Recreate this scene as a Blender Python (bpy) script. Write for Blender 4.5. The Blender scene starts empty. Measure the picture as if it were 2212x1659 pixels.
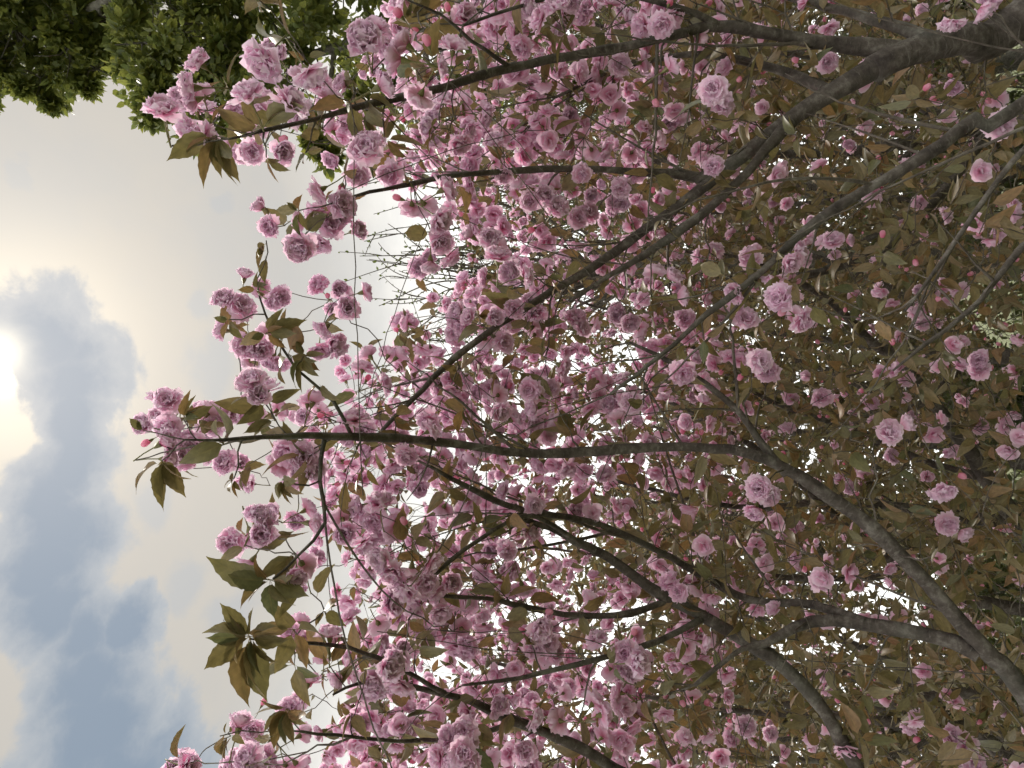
import bpy, math, random
import numpy as np
from mathutils import Vector, Matrix, kdtree

random.seed(11)
rng = np.random.default_rng(11)
SC = bpy.context.scene
COL = SC.collection

# ------------------------------------------------------------------ camera
# The phone was held upright but the picture is stored on its side, so the world's "up" is the picture's left.
PITCH = math.radians(30.0)
CAM = np.array([0.0, 0.0, 1.6])
FWD = np.array([0.0, math.cos(PITCH), math.sin(PITCH)])
UPV = np.array([0.0, -math.sin(PITCH), math.cos(PITCH)])
RGT = np.array([1.0, 0.0, 0.0])
W0, H0 = 2212.0, 1659.0
HALF = math.radians(34.5)
FPX = W0 / 2 / math.tan(HALF)
cam_data = bpy.data.cameras.new('camera')
cam = bpy.data.objects.new('camera', cam_data)
COL.objects.link(cam)
cam_data.sensor_fit = 'HORIZONTAL'
cam_data.angle = 2 * HALF
cam_data.clip_start = 0.05
cam_data.clip_end = 2000
cm = Matrix.Identity(4)
for i in range(3):
    cm[i][0] = -UPV[i]; cm[i][1] = RGT[i]; cm[i][2] = -FWD[i]; cm[i][3] = CAM[i]
cam.matrix_world = cm
SC.camera = cam

def ray(px, py):
    d = FWD * FPX - UPV * (px - W0 / 2) + RGT * (H0 / 2 - py)
    return d / np.linalg.norm(d)
def at(px, py, dist):
    return CAM + ray(px, py) * dist
def project(p):
    v = np.asarray(p) - CAM
    z = v @ FWD
    return (W0 / 2 - FPX * (v @ UPV) / z, H0 / 2 - FPX * (v @ RGT) / z, z)

# ------------------------------------------------------------------ sky, sun, exposure
SUN_DIR = ray(-8, 762)
SUN_EL = math.asin(SUN_DIR[2]); SUN_AZ = math.atan2(SUN_DIR[0], SUN_DIR[1])
world = bpy.data.worlds.new('World'); SC.world = world
world.use_nodes = True
wn, wl = world.node_tree.nodes, world.node_tree.links
wn.clear()
def N(nodes, kind, **kw):
    n = nodes.new(kind)
    for k, v in kw.items():
        setattr(n, k, v)
    return n
def plane_pt(px, py):
    d = ray(px, py)
    return np.array([d[0] / d[2], d[1] / d[2], 0.0])

def build_world():
    out = N(wn, 'ShaderNodeOutputWorld')
    bg = N(wn, 'ShaderNodeBackground'); bg.inputs['Strength'].default_value = 0.1
    sky = N(wn, 'ShaderNodeTexSky'); sky.sky_type = 'NISHITA'; sky.sun_disc = False
    sky.sun_elevation = SUN_EL; sky.sun_rotation = SUN_AZ
    sky.air_density = 1.0; sky.dust_density = 2.0; sky.ozone_density = 1.0
    tc = N(wn, 'ShaderNodeTexCoord')
    sep = N(wn, 'ShaderNodeSeparateXYZ'); wl.new(tc.outputs['Generated'], sep.inputs[0])
    def M(op, a, b=None, c=None, clamp=False):
        n = N(wn, 'ShaderNodeMath', operation=op, use_clamp=clamp)
        for i, v in enumerate((a, b, c)):
            if v is None: continue
            if isinstance(v, (int, float)): n.inputs[i].default_value = v
            else: wl.new(v, n.inputs[i])
        return n.outputs[0]
    def smooth(v, lo, hi, a=0.0, b=1.0):
        n = N(wn, 'ShaderNodeMapRange', interpolation_type='SMOOTHSTEP')
        wl.new(v, n.inputs['Value'])
        n.inputs['From Min'].default_value = lo; n.inputs['From Max'].default_value = hi
        n.inputs['To Min'].default_value = a; n.inputs['To Max'].default_value = b
        return n.outputs[0]
    def mix(f, a, b, mode='MIX'):
        n = N(wn, 'ShaderNodeMix', data_type='RGBA', blend_type=mode)
        for s, v in (('Factor', f), ('A', a), ('B', b)):
            i = {'Factor': 0, 'A': 6, 'B': 7}[s]
            if isinstance(v, (int, float)): n.inputs[i].default_value = v
            elif isinstance(v, tuple): n.inputs[i].default_value = v + (1,)
            else: wl.new(v, n.inputs[i])
        return n.outputs[2]
    zc = M('MAXIMUM', sep.outputs[2], 0.06)
    comb = N(wn, 'ShaderNodeCombineXYZ')
    wl.new(M('DIVIDE', sep.outputs[0], zc), comb.inputs[0])
    wl.new(M('DIVIDE', sep.outputs[1], zc), comb.inputs[1])
    P = comb.outputs[0]                                     # a flat cloud deck seen from below
    def noise(scale, detail, rough, dist=0.0, off=0.0):
        mp = N(wn, 'ShaderNodeMapping'); wl.new(P, mp.inputs[0]); mp.inputs['Location'].default_value = (off, off * 0.7, 0)
        n = N(wn, 'ShaderNodeTexNoise'); wl.new(mp.outputs[0], n.inputs['Vector'])
        n.inputs['Scale'].default_value = scale; n.inputs['Detail'].default_value = detail
        n.inputs['Roughness'].default_value = rough; n.inputs['Distortion'].default_value = dist
        return n
    warp = noise(5.0, 6, 0.58)
    wv = N(wn, 'ShaderNodeVectorMath', operation='MULTIPLY_ADD')
    wl.new(warp.outputs['Color'], wv.inputs[0]); wv.inputs[1].default_value = (0.16, 0.16, 0); wl.new(P, wv.inputs[2])
    ws = N(wn, 'ShaderNodeVectorMath', operation='SUBTRACT'); wl.new(wv.outputs[0], ws.inputs[0]); ws.inputs[1].default_value = (0.08, 0.08, 0)
    PW = ws.outputs[0]
    def cloud(blobs):
        f = None
        for (x, y, r) in blobs:
            c = plane_pt(x, y)
            rr = 0.5 * (np.linalg.norm(plane_pt(x + r, y) - c) + np.linalg.norm(plane_pt(x, y + r) - c))
            dn = N(wn, 'ShaderNodeVectorMath', operation='DISTANCE'); wl.new(PW, dn.inputs[0]); dn.inputs[1].default_value = tuple(c)
            v = M('SUBTRACT', 1.0, M('DIVIDE', dn.outputs['Value'], float(rr)))
            f = v if f is None else M('MAXIMUM', f, v)
        return f
    fine = noise(16, 7, 0.62, 0.3, 3.0).outputs[0]
    broad = noise(2.3, 6, 0.55, 0.2, 1.3).outputs[0]
    big = cloud([(140, 745, 150), (165, 830, 155), (180, 915, 135), (180, 1000, 135), (130, 1060, 150), (150, 1130, 165), (100, 1200, 140),
                 (120, 1290, 150), (205, 1370, 135), (225, 1470, 160), (230, 1580, 185), (270, 1700, 200), (330, 1800, 200), (300, 1330, 90)])
    bigf = M('MULTIPLY_ADD', fine, 0.7, M('SUBTRACT', big, 0.35))
    dark = smooth(bigf, 0.0, 0.24)
    small = cloud([(75, 365, 55), (505, 440, 45), (440, 790, 75), (420, 680, 40), (410, 1240, 70), (350, 1090, 60), (500, 1330, 70), (30, 1340, 50), (300, 1480, 60)])
    smf = M('MULTIPLY_ADD', fine, 0.8, M('SUBTRACT', small, 0.45))
    faint = smooth(smf, -0.05, 0.55, 0, 0.55)
    general = smooth(broad, 0.46, 0.66, 0, 0.5)
    grey = M('MAXIMUM', M('MAXIMUM', dark, faint), M('MULTIPLY', general, 0.6))
    # elevation: paler and brighter nearer the horizon
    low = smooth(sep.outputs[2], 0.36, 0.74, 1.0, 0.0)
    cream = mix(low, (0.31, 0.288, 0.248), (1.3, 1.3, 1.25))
    cream = mix(M('MULTIPLY', fine, 0.4), cream, (0.265, 0.26, 0.245))
    blue = mix(smooth(bigf, 0.1, 0.75), (0.235, 0.25, 0.26), (0.128, 0.162, 0.20))
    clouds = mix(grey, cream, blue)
    # light that the thin cloud scatters forward round the sun
    sv = N(wn, 'ShaderNodeVectorMath', operation='DOT_PRODUCT'); wl.new(tc.outputs['Generated'], sv.inputs[0]); sv.inputs[1].default_value = tuple(SUN_DIR)
    dt = M('MAXIMUM', sv.outputs['Value'], 0.0)
    halo = M('ADD', M('MULTIPLY', M('POWER', dt, 3200.0), 6.0), M('MULTIPLY', M('POWER', dt, 110.0), 0.22))
    halo = M('MULTIPLY', halo, M('SUBTRACT', 1.0, M('MULTIPLY', dark, 0.93)))
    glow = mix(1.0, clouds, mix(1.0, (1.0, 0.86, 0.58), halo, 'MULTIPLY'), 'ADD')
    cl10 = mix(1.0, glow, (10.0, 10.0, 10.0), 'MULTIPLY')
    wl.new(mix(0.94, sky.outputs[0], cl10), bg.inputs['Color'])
    wl.new(bg.outputs[0], out.inputs[0])
build_world()

sun_data = bpy.data.lights.new('sun', 'SUN')
sun_data.energy = 2.2; sun_data.angle = math.radians(10); sun_data.color = (1.0, 0.93, 0.82)
sun = bpy.data.objects.new('sun', sun_data); COL.objects.link(sun)
sun.rotation_euler = Vector(SUN_DIR).to_track_quat('Z', 'Y').to_euler()
sun.location = (0, 0, 30)
SC.view_settings.view_transform = 'Standard'
SC.view_settings.look = 'None'
SC.view_settings.exposure = 1.0
SC.view_settings.gamma = 1.0
SC.render.engine = 'CYCLES'
SC.cycles.use_denoising = True
SC.cycles.max_bounces = 7
SC.cycles.diffuse_bounces = 6
SC.cycles.glossy_bounces = 1
SC.cycles.transmission_bounces = 4
SC.cycles.use_adaptive_sampling = True
SC.cycles.adaptive_threshold = 0.03
SC.cycles.sample_clamp_indirect = 4.0

# ------------------------------------------------------------------ materials
def new_mat(name):
    m = bpy.data.materials.new(name); m.use_nodes = True
    m.node_tree.nodes.clear()
    return m, m.node_tree.nodes, m.node_tree.links
def ramp(nodes, links, fac, stops):
    r = nodes.new('ShaderNodeValToRGB')
    while len(r.color_ramp.elements) < len(stops): r.color_ramp.elements.new(0.5)
    for e, (p, c) in zip(r.color_ramp.elements, stops):
        e.position = p; e.color = tuple(c) + (1,)
    links.new(fac, r.inputs[0])
    return r.outputs[0]
def mathn(nodes, links, op, a, b=None):
    n = nodes.new('ShaderNodeMath'); n.operation = op
    for i, v in enumerate((a, b)):
        if v is None: continue
        if isinstance(v, (int, float)): n.inputs[i].default_value = v
        else: links.new(v, n.inputs[i])
    return n.outputs[0]
def mixc(nodes, links, f, a, b, mode='MIX'):
    n = nodes.new('ShaderNodeMix'); n.data_type = 'RGBA'; n.blend_type = mode
    for i, v in ((0, f), (6, a), (7, b)):
        if isinstance(v, (int, float)): n.inputs[i].default_value = v
        elif isinstance(v, tuple): n.inputs[i].default_value = v + (1,)
        else: links.new(v, n.inputs[i])
    return n.outputs[2]
def thin_shader(nodes, links, colour, trans, rough, spec, tcol=None):
    out = nodes.new('ShaderNodeOutputMaterial')
    p = nodes.new('ShaderNodeBsdfPrincipled'); links.new(colour, p.inputs['Base Color'])
    p.inputs['Roughness'].default_value = rough
    p.inputs['Specular IOR Level'].default_value = spec
    t = nodes.new('ShaderNodeBsdfTranslucent'); links.new(tcol if tcol is not None else colour, t.inputs['Color'])
    mx = nodes.new('ShaderNodeMixShader'); mx.inputs[0].default_value = trans
    links.new(p.outputs[0], mx.inputs[1]); links.new(t.outputs[0], mx.inputs[2])
    links.new(mx.outputs[0], out.inputs[0])
    return p
def rand_of(nodes, links, chan='Blue'):
    a = nodes.new('ShaderNodeAttribute'); a.attribute_name = 'piece'
    s = nodes.new('ShaderNodeSeparateColor'); links.new(a.outputs['Color'], s.inputs[0])
    oi = nodes.new('ShaderNodeObjectInfo')
    r = mathn(nodes, links, 'FRACT', mathn(nodes, links, 'ADD', s.outputs['Blue'], oi.outputs['Random']))
    return s, r

def petal_material(name, stops, pale):
    m, n, l = new_mat(name)
    s, r = rand_of(n, l)
    uv = n.new('ShaderNodeUVMap')
    mp = n.new('ShaderNodeMapping'); l.new(uv.outputs[0], mp.inputs[0]); mp.inputs['Scale'].default_value = (9, 1.6, 1)
    nz = n.new('ShaderNodeTexNoise'); l.new(mp.outputs[0], nz.inputs[0]); nz.inputs['Scale'].default_value = 2.0; nz.inputs['Detail'].default_value = 3
    t = mathn(n, l, 'ADD', s.outputs['Red'], mathn(n, l, 'MULTIPLY', mathn(n, l, 'SUBTRACT', nz.outputs[0], 0.5), 0.5))
    t = mathn(n, l, 'ADD', t, mathn(n, l, 'MULTIPLY', mathn(n, l, 'SUBTRACT', s.outputs['Green'], 0.5), 0.35))
    c = ramp(n, l, t, stops)
    c = mixc(n, l, mathn(n, l, 'MULTIPLY', r, 0.45), c, pale)
    p = thin_shader(n, l, c, 0.48, 0.62, 0.22)
    b = n.new('ShaderNodeBump'); b.inputs['Strength'].default_value = 0.25; b.inputs['Distance'].default_value = 0.002
    l.new(nz.outputs[0], b.inputs['Height']); l.new(b.outputs[0], p.inputs['Normal'])
    return m
MAT_PETAL = petal_material('pink_petal', [(0.0, (0.76, 0.18, 0.37)), (0.28, (0.84, 0.38, 0.57)), (0.58, (0.90, 0.58, 0.75)), (1.0, (0.92, 0.71, 0.86))], (0.94, 0.81, 0.91))
MAT_BUD = petal_material('deep_pink_bud', [(0.0, (0.66, 0.14, 0.28)), (0.5, (0.82, 0.30, 0.46)), (1.0, (0.88, 0.48, 0.62))], (0.9, 0.55, 0.68))

def leaf_material(name, cols, trans, rough=0.45, spec=0.35, vein=0.25):
    m, n, l = new_mat(name)
    s, r = rand_of(n, l)
    stops = [(i / (len(cols) - 1), c) for i, c in enumerate(cols)]
    c = ramp(n, l, r, stops)
    uv = n.new('ShaderNodeUVMap')
    sx = n.new('ShaderNodeSeparateXYZ'); l.new(uv.outputs[0], sx.inputs[0])
    du = mathn(n, l, 'ABSOLUTE', mathn(n, l, 'SUBTRACT', sx.outputs[0], 0.5))
    rib = mathn(n, l, 'LESS_THAN', du, 0.035)
    side = mathn(n, l, 'GREATER_THAN', mathn(n, l, 'SINE', mathn(n, l, 'MULTIPLY', mathn(n, l, 'SUBTRACT', sx.outputs[1], mathn(n, l, 'MULTIPLY', du, 0.45)), 58.0)), 0.9)
    v = mathn(n, l, 'MAXIMUM', rib, mathn(n, l, 'MULTIPLY', side, 0.6))
    c2 = mixc(n, l, mathn(n, l, 'MULTIPLY', v, vein), c, (0.32, 0.26, 0.12))
    nz = n.new('ShaderNodeTexNoise'); nz.inputs['Scale'].default_value = 5; nz.inputs['Detail'].default_value = 4; l.new(uv.outputs[0], nz.inputs[0])
    c3 = mixc(n, l, 1.0, c2, ramp(n, l, nz.outputs[0], [(0.3, (0.72, 0.72, 0.72)), (0.7, (1.18, 1.15, 1.1))]), 'MULTIPLY')
    tc = mixc(n, l, 1.0, c3, (1.25, 1.22, 0.85), 'MULTIPLY')
    thin_shader(n, l, c3, trans, rough, spec, tc)
    return m
MAT_LEAF = leaf_material('bronze_leaf', [(0.23, 0.165, 0.095), (0.19, 0.165, 0.09), (0.29, 0.175, 0.095), (0.17, 0.16, 0.09), (0.23, 0.185, 0.10), (0.13, 0.145, 0.085)], 0.22)
MAT_BROAD = leaf_material('broadleaf_green', [(0.10, 0.14, 0.055), (0.18, 0.21, 0.06), (0.12, 0.155, 0.065), (0.25, 0.27, 0.075), (0.11, 0.145, 0.06)], 0.5)
MAT_SHRUB = leaf_material('shrub_green', [(0.05, 0.08, 0.03), (0.08, 0.10, 0.035), (0.10, 0.12, 0.05), (0.06, 0.085, 0.045)], 0.25)
MAT_WILLOW = leaf_material('willow_green', [(0.12, 0.16, 0.05), (0.10, 0.14, 0.06), (0.15, 0.18, 0.06)], 0.3, 0.5)

def bark_material(name, dark, mid, light):
    m, n, l = new_mat(name)
    out = n.new('ShaderNodeOutputMaterial'); p = n.new('ShaderNodeBsdfPrincipled'); l.new(p.outputs[0], out.inputs[0])
    uv = n.new('ShaderNodeUVMap')
    tc = n.new('ShaderNodeTexCoord')
    mp = n.new('ShaderNodeMapping'); l.new(uv.outputs[0], mp.inputs[0]); mp.inputs['Scale'].default_value = (2.0, 55.0, 1)
    band = n.new('ShaderNodeTexNoise'); l.new(mp.outputs[0], band.inputs[0]); band.inputs['Scale'].default_value = 1.6; band.inputs['Detail'].default_value = 4; band.inputs['Roughness'].default_value = 0.65
    nz = n.new('ShaderNodeTexNoise'); l.new(tc.outputs['Object'], nz.inputs[0]); nz.inputs['Scale'].default_value = 26; nz.inputs['Detail'].default_value = 6; nz.inputs['Roughness'].default_value = 0.7
    big = n.new('ShaderNodeTexNoise'); l.new(tc.outputs['Object'], big.inputs[0]); big.inputs['Scale'].default_value = 5; big.inputs['Detail'].default_value = 4
    c = ramp(n, l, nz.outputs[0], [(0.32, dark), (0.52, mid), (0.72, light)])
    c = mixc(n, l, ramp(n, l, band.outputs[0], [(0.56, (0, 0, 0)), (0.68, (0.55, 0.55, 0.55))]), c, light)
    c = mixc(n, l, ramp(n, l, big.outputs[0], [(0.55, (0, 0, 0)), (0.75, (0.45, 0.45, 0.45))]), c, (0.17, 0.18, 0.15))
    l.new(c, p.inputs['Base Color']); p.inputs['Roughness'].default_value = 0.85; p.inputs['Specular IOR Level'].default_value = 0.2
    b = n.new('ShaderNodeBump'); b.inputs['Strength'].default_value = 0.7; b.inputs['Distance'].default_value = 0.006
    l.new(mathn(n, l, 'ADD', nz.outputs[0], mathn(n, l, 'MULTIPLY', band.outputs[0], 0.8)), b.inputs['Height']); l.new(b.outputs[0], p.inputs['Normal'])
    return m
MAT_BARK = bark_material('cherry_bark', (0.036, 0.029, 0.026), (0.088, 0.073, 0.064), (0.21, 0.19, 0.17))
MAT_TWIG = bark_material('twig_bark', (0.06, 0.048, 0.04), (0.12, 0.10, 0.085), (0.22, 0.20, 0.17))
MAT_GREYBARK = bark_material('grey_bark', (0.05, 0.045, 0.04), (0.12, 0.11, 0.09), (0.2, 0.19, 0.16))

def plain_mat(name, c, rough=0.6):
    m, n, l = new_mat(name)
    out = n.new('ShaderNodeOutputMaterial'); p = n.new('ShaderNodeBsdfPrincipled'); l.new(p.outputs[0], out.inputs[0])
    tc = n.new('ShaderNodeTexCoord'); nz = n.new('ShaderNodeTexNoise'); nz.inputs['Scale'].default_value = 30; l.new(tc.outputs['Object'], nz.inputs[0])
    l.new(ramp(n, l, nz.outputs[0], [(0.3, tuple(v * 0.8 for v in c)), (0.7, tuple(v * 1.2 for v in c))]), p.inputs['Base Color'])
    p.inputs['Roughness'].default_value = rough
    return m
MAT_STALK = plain_mat('green_stalk', (0.16, 0.15, 0.055))

def ground_material():
    m, n, l = new_mat('lawn')
    out = n.new('ShaderNodeOutputMaterial'); p = n.new('ShaderNodeBsdfPrincipled'); l.new(p.outputs[0], out.inputs[0])
    tc = n.new('ShaderNodeTexCoord')
    a = n.new('ShaderNodeTexNoise'); a.inputs['Scale'].default_value = 0.35; a.inputs['Detail'].default_value = 8; l.new(tc.outputs['Object'], a.inputs[0])
    b = n.new('ShaderNodeTexNoise'); b.inputs['Scale'].default_value = 18; b.inputs['Detail'].default_value = 6; l.new(tc.outputs['Object'], b.inputs[0])
    c = ramp(n, l, a.outputs[0], [(0.35, (0.10, 0.12, 0.05)), (0.55, (0.15, 0.165, 0.07)), (0.72, (0.24, 0.21, 0.15))])
    c = mixc(n, l, 0.6, c, ramp(n, l, b.outputs[0], [(0.3, (0.03, 0.04, 0.015)), (0.7, (0.14, 0.16, 0.06))]))
    l.new(c, p.inputs['Base Color']); p.inputs['Roughness'].default_value = 0.9
    bp = n.new('ShaderNodeBump'); bp.inputs['Distance'].default_value = 0.05; l.new(b.outputs[0], bp.inputs['Height']); l.new(bp.outputs[0], p.inputs['Normal'])
    return m
MAT_LAWN = ground_material()

# ------------------------------------------------------------------ mesh building
class MB:
    """collects vertices, faces, uv and the 'piece' colour; build() links ONE mesh object"""
    def __init__(self):
        self.v, self.loops, self.tot, self.uv, self.col, self.mi = [], [], [], [], [], []
        self.n = 0
    def add(self, v, loops, tot, uv, col, mi=None):
        self.v.append(v); self.loops.append(loops + self.n); self.tot.append(tot)
        self.uv.append(uv); self.col.append(col)
        self.mi.append(np.zeros(len(tot), np.int32) if mi is None else mi)
        self.n += len(v)
    def arrays(self):
        return (np.concatenate(self.v), np.concatenate(self.loops), np.concatenate(self.tot), np.concatenate(self.uv), np.concatenate(self.col), np.concatenate(self.mi))
    def mesh(self, name, mats, origin=(0, 0, 0), smooth=True):
        v, lo, to, uv, col, mi = self.arrays()
        v = v - np.asarray(origin)
        me = bpy.data.meshes.new(name)
        me.vertices.add(len(v)); me.vertices.foreach_set('co', v.astype(np.float32).ravel())
        me.loops.add(len(lo)); me.loops.foreach_set('vertex_index', lo.astype(np.int32))
        me.polygons.add(len(to))
        st = np.concatenate([[0], np.cumsum(to)[:-1]]).astype(np.int32)
        me.polygons.foreach_set('loop_start', st); me.polygons.foreach_set('loop_total', to.astype(np.int32))
        me.polygons.foreach_set('use_smooth', np.full(len(to), smooth))
        for m in mats: me.materials.append(m)
        me.polygons.foreach_set('material_index', mi.astype(np.int32))
        ul = me.uv_layers.new(name='UVMap'); ul.data.foreach_set('uv', uv[lo].astype(np.float32).ravel())
        ca = me.color_attributes.new('piece', 'FLOAT_COLOR', 'POINT')
        ca.data.foreach_set('color', np.concatenate([col, np.ones((len(col), 1))], 1).astype(np.float32).ravel())
        me.update(calc_edges=True)
        return me
    def build(self, name, mats, parent=None, origin=(0, 0, 0), smooth=True):
        return link(name, self.mesh(name, mats, origin, smooth), parent)
def link(name, data, parent=None):
    o = bpy.data.objects.new(name, data); COL.objects.link(o)
    if parent is not None: o.parent = parent
    return o
def tag(o, label=None, cat=None, group=None, kind=None):
    for k, v in (('label', label), ('category', cat), ('group', group), ('kind', kind)):
        if v: o[k] = v
    return o
def thing(name, loc, label, cat, group=None):
    o = bpy.data.objects.new(name, None); COL.objects.link(o)
    o.location = tuple(loc); o.empty_display_size = 0.2
    return tag(o, label, cat, group)

def grid_faces(rows, cols):
    i = np.arange(rows)[:, None] * (cols + 1) + np.arange(cols)[None, :]
    q = np.stack([i, i + 1, i + cols + 2, i + cols + 1], -1).reshape(-1, 4)
    return q.ravel(), np.full(rows * cols, 4)
def unit(v):
    v = np.asarray(v, float)
    return v / (np.linalg.norm(v, axis=-1, keepdims=True) + 1e-12)

def tube(mb, pts, rad, sides=6, rough=0.0, rnd=0.5):
    pts = np.asarray(pts, float); rad = np.asarray(rad, float); n = len(pts)
    tan = unit(np.gradient(pts, axis=0))
    ref = np.array([0.3, 0.9, 0.2]) if abs(tan[0] @ np.array([0.3, 0.9, 0.2])) < 0.9 else np.array([1.0, 0, 0])
    u = unit(ref - tan[0] * (ref @ tan[0]))
    us = np.zeros((n, 3))
    for i in range(n):
        u = u - tan[i] * (u @ tan[i]); u /= np.linalg.norm(u) + 1e-12
        us[i] = u
    vs = np.cross(tan, us)
    a = np.linspace(0, 2 * np.pi, sides + 1)
    r = np.repeat(rad[:, None], sides + 1, 1)
    if rough:
        k = rng.normal(0, rough, (n, sides)); r = r * (1 + np.concatenate([k, k[:, :1]], 1))
    V = pts[:, None] + r[..., None] * (np.cos(a)[None, :, None] * us[:, None] + np.sin(a)[None, :, None] * vs[:, None])
    lo, to = grid_faces(n - 1, sides)
    ln = np.concatenate([[0], np.cumsum(np.linalg.norm(np.diff(pts, axis=0), axis=1))])
    uv = np.stack([np.repeat(np.linspace(0, 1, sides + 1)[None], n, 0), np.repeat(ln[:, None], sides + 1, 1)], -1).reshape(-1, 2)
    V = V.reshape(-1, 3)
    cap = np.array([(n - 1) * (sides + 1) + k for k in range(sides)])
    mb.add(V, np.concatenate([lo, cap]), np.concatenate([to, [sides]]), uv, np.full((len(V), 3), rnd))

def catmull(P, step):
    P = np.asarray(P, float); Q = np.vstack([2 * P[0] - P[1], P, 2 * P[-1] - P[-2]])
    out = []
    for i in range(1, len(Q) - 2):
        m = max(2, int(np.linalg.norm(Q[i + 1][:3] - Q[i][:3]) / step))
        for t in np.arange(m) / m:
            out.append(0.5 * (2 * Q[i] + (Q[i + 1] - Q[i - 1]) * t + (2 * Q[i - 1] - 5 * Q[i] + 4 * Q[i + 1] - Q[i + 2]) * t * t + (3 * Q[i] - Q[i - 1] - 3 * Q[i + 1] + Q[i + 2]) * t ** 3))
    out.append(P[-1])
    return np.array(out)

def frames(axis, roll=None):
    """rotation matrices (columns x,y,z) with z along the given axes"""
    z = unit(axis); n = len(z)
    ref = unit(rng.normal(size=(n, 3))) if roll is None else roll
    x = unit(ref - z * np.sum(ref * z, 1, keepdims=True)); y = np.cross(z, x)
    return np.stack([x, y, z], -1)
def scatter(mb, tpl, R, T, S, rnd):
    """adds a transformed copy of a template for every row"""
    v, lo, to, uv, col, mi = tpl
    n, k = len(T), len(v)
    V = np.einsum('nij,kj->nki', R, v) * np.asarray(S)[:, None, None] + T[:, None]
    L = (lo[None] + (np.arange(n) * k)[:, None]).ravel()
    c = np.repeat(col[None], n, 0).copy(); c[..., 2] = rnd[:, None]
    mb.add(V.reshape(-1, 3), L, np.tile(to, n), np.tile(uv, (n, 1)), c.reshape(-1, 3), np.tile(mi, n))

# ---- blossom, bud, stalk, leaf templates (unit size)
def petal(mb, phi, a0, bend, L, Wd, rows, cols, rs, ruffle=0.05):
    s = np.linspace(0, 1, rows + 1)[:, None]; u = np.linspace(-1, 1, cols + 1)[None, :]
    ang = a0 + bend * s
    ds = L / rows
    rr = np.concatenate([[[0]], np.cumsum(np.sin(ang[1:]) * ds, 0)]); zz = np.concatenate([[[0]], np.cumsum(np.cos(ang[1:]) * ds, 0)])
    w = Wd * (0.22 + 0.78 * np.sin(0.5 * np.pi * np.minimum(1, s * 1.25) ** 0.9)) * np.sqrt(np.clip(1 - 0.62 * (np.maximum(0, s - 0.7) / 0.3) ** 2, 0.05, 1))
    ph = rs.uniform(0, 6.28)
    ruf = ruffle * s ** 2 * (np.sin(2.2 * np.pi * u + ph) + 0.6 * np.sin(4.1 * np.pi * u + 2 * ph))
    cup = 0.10 * u ** 2 * (0.3 + s) * rs.uniform(-0.2, 1.3)
    notch = -0.06 * s ** 4 * (1 - np.abs(u)) - 0.10 * s ** 3 * u ** 2 + 0.035 * s ** 3 * np.cos(5.5 * np.pi * u + ph)
    off = ruf + cup
    r = rr + np.sin(ang) * notch * L * 2 - np.cos(ang) * off
    z = zz + np.cos(ang) * notch * L * 2 + np.sin(ang) * off
    t = w * u
    x = r * np.cos(phi) - t * np.sin(phi); y = r * np.sin(phi) + t * np.cos(phi)
    V = np.stack([x, y, z + 0 * u], -1).reshape(-1, 3)
    lo, to = grid_faces(rows, cols)
    uv = np.stack([np.repeat((u + 1) / 2, rows + 1, 0) + rs.uniform(0, 9), np.repeat(s, cols + 1, 1)], -1).reshape(-1, 2)
    tt = np.clip(s + 0.10 * np.abs(u), 0, 1)
    col = np.stack([tt + 0 * u, np.full((rows + 1, cols + 1), rs.uniform()), np.zeros((rows + 1, cols + 1))], -1).reshape(-1, 3)
    mb.add(V, lo, to, uv, col)
def blossom(seed, lod):
    rs = np.random.default_rng(seed); mb = MB()
    full = rs.uniform(0.75, 1.0)
    whorls = [(8, 1.62, -0.10, 0.50, 0.20), (8, 1.22, -0.05, 0.48, 0.195), (7, 0.85, 0.05, 0.44, 0.18), (6, 0.48, 0.15, 0.38, 0.15), (4, 0.2, 0.2, 0.30, 0.11)]
    if lod == 1: whorls = [(7, 1.55, -0.1, 0.50, 0.23), (6, 1.05, 0.0, 0.47, 0.22), (5, 0.55, 0.1, 0.40, 0.18)]
    if lod == 2: whorls = [(6, 1.5, -0.1, 0.50, 0.27), (4, 0.75, 0.05, 0.44, 0.25)]
    rows, cols = ((5, 4), (3, 2), (2, 2))[lod]
    if lod == 0 and seed % 3 == 2: whorls = [(w[0], w[1] * 0.72, w[2], w[3], w[4]) for w in whorls]
    for k, (c, a, b, L, Wd) in enumerate(whorls):
        o = rs.uniform(0, 6.28)
        for i in range(c):
            petal(mb, o + 6.283 * i / c + rs.normal(0, 0.12), a * full + rs.normal(0, 0.12), b + rs.normal(0, 0.16), L * rs.uniform(0.86, 1.08), Wd * rs.uniform(0.85, 1.15), rows, cols, rs, 0.045 if lod == 0 else 0.055)
    return mb
def stalk(mb, sides=5):
    tube(mb, [(0, 0, 0.03), (0, 0, -0.05), (0.0, 0.0, -0.14), (0.01, 0.0, -0.2), (0.02, 0.01, -0.5), (0, 0, -0.82)], [0.10, 0.085, 0.05, 0.02, 0.017, 0.02], sides)
def merged(a, b):
    """template from two builders, the second in material slot 1"""
    A, B = a.arrays(), b.arrays()
    return (np.vstack([A[0], B[0]]), np.concatenate([A[1], B[1] + len(A[0])]), np.concatenate([A[2], B[2]]), np.vstack([A[3], B[3]]), np.vstack([A[4], B[4]]), np.concatenate([A[5], B[5] + 1]))
def budm(sides=8):
    mb = MB()
    tube(mb, [(0, 0, 0), (0, 0, .06), (0, 0, .16), (0, 0, .28), (0, 0, .38), (0, 0, .44)], [0.05, 0.12, 0.165, 0.17, 0.13, 0.06], sides, 0.09)
    v = mb.v[0]; mb.col[0] = np.stack([np.clip(v[:, 2] / 0.44, 0, 1), np.full(len(v), .5), np.zeros(len(v))], -1)
    return mb
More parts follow.
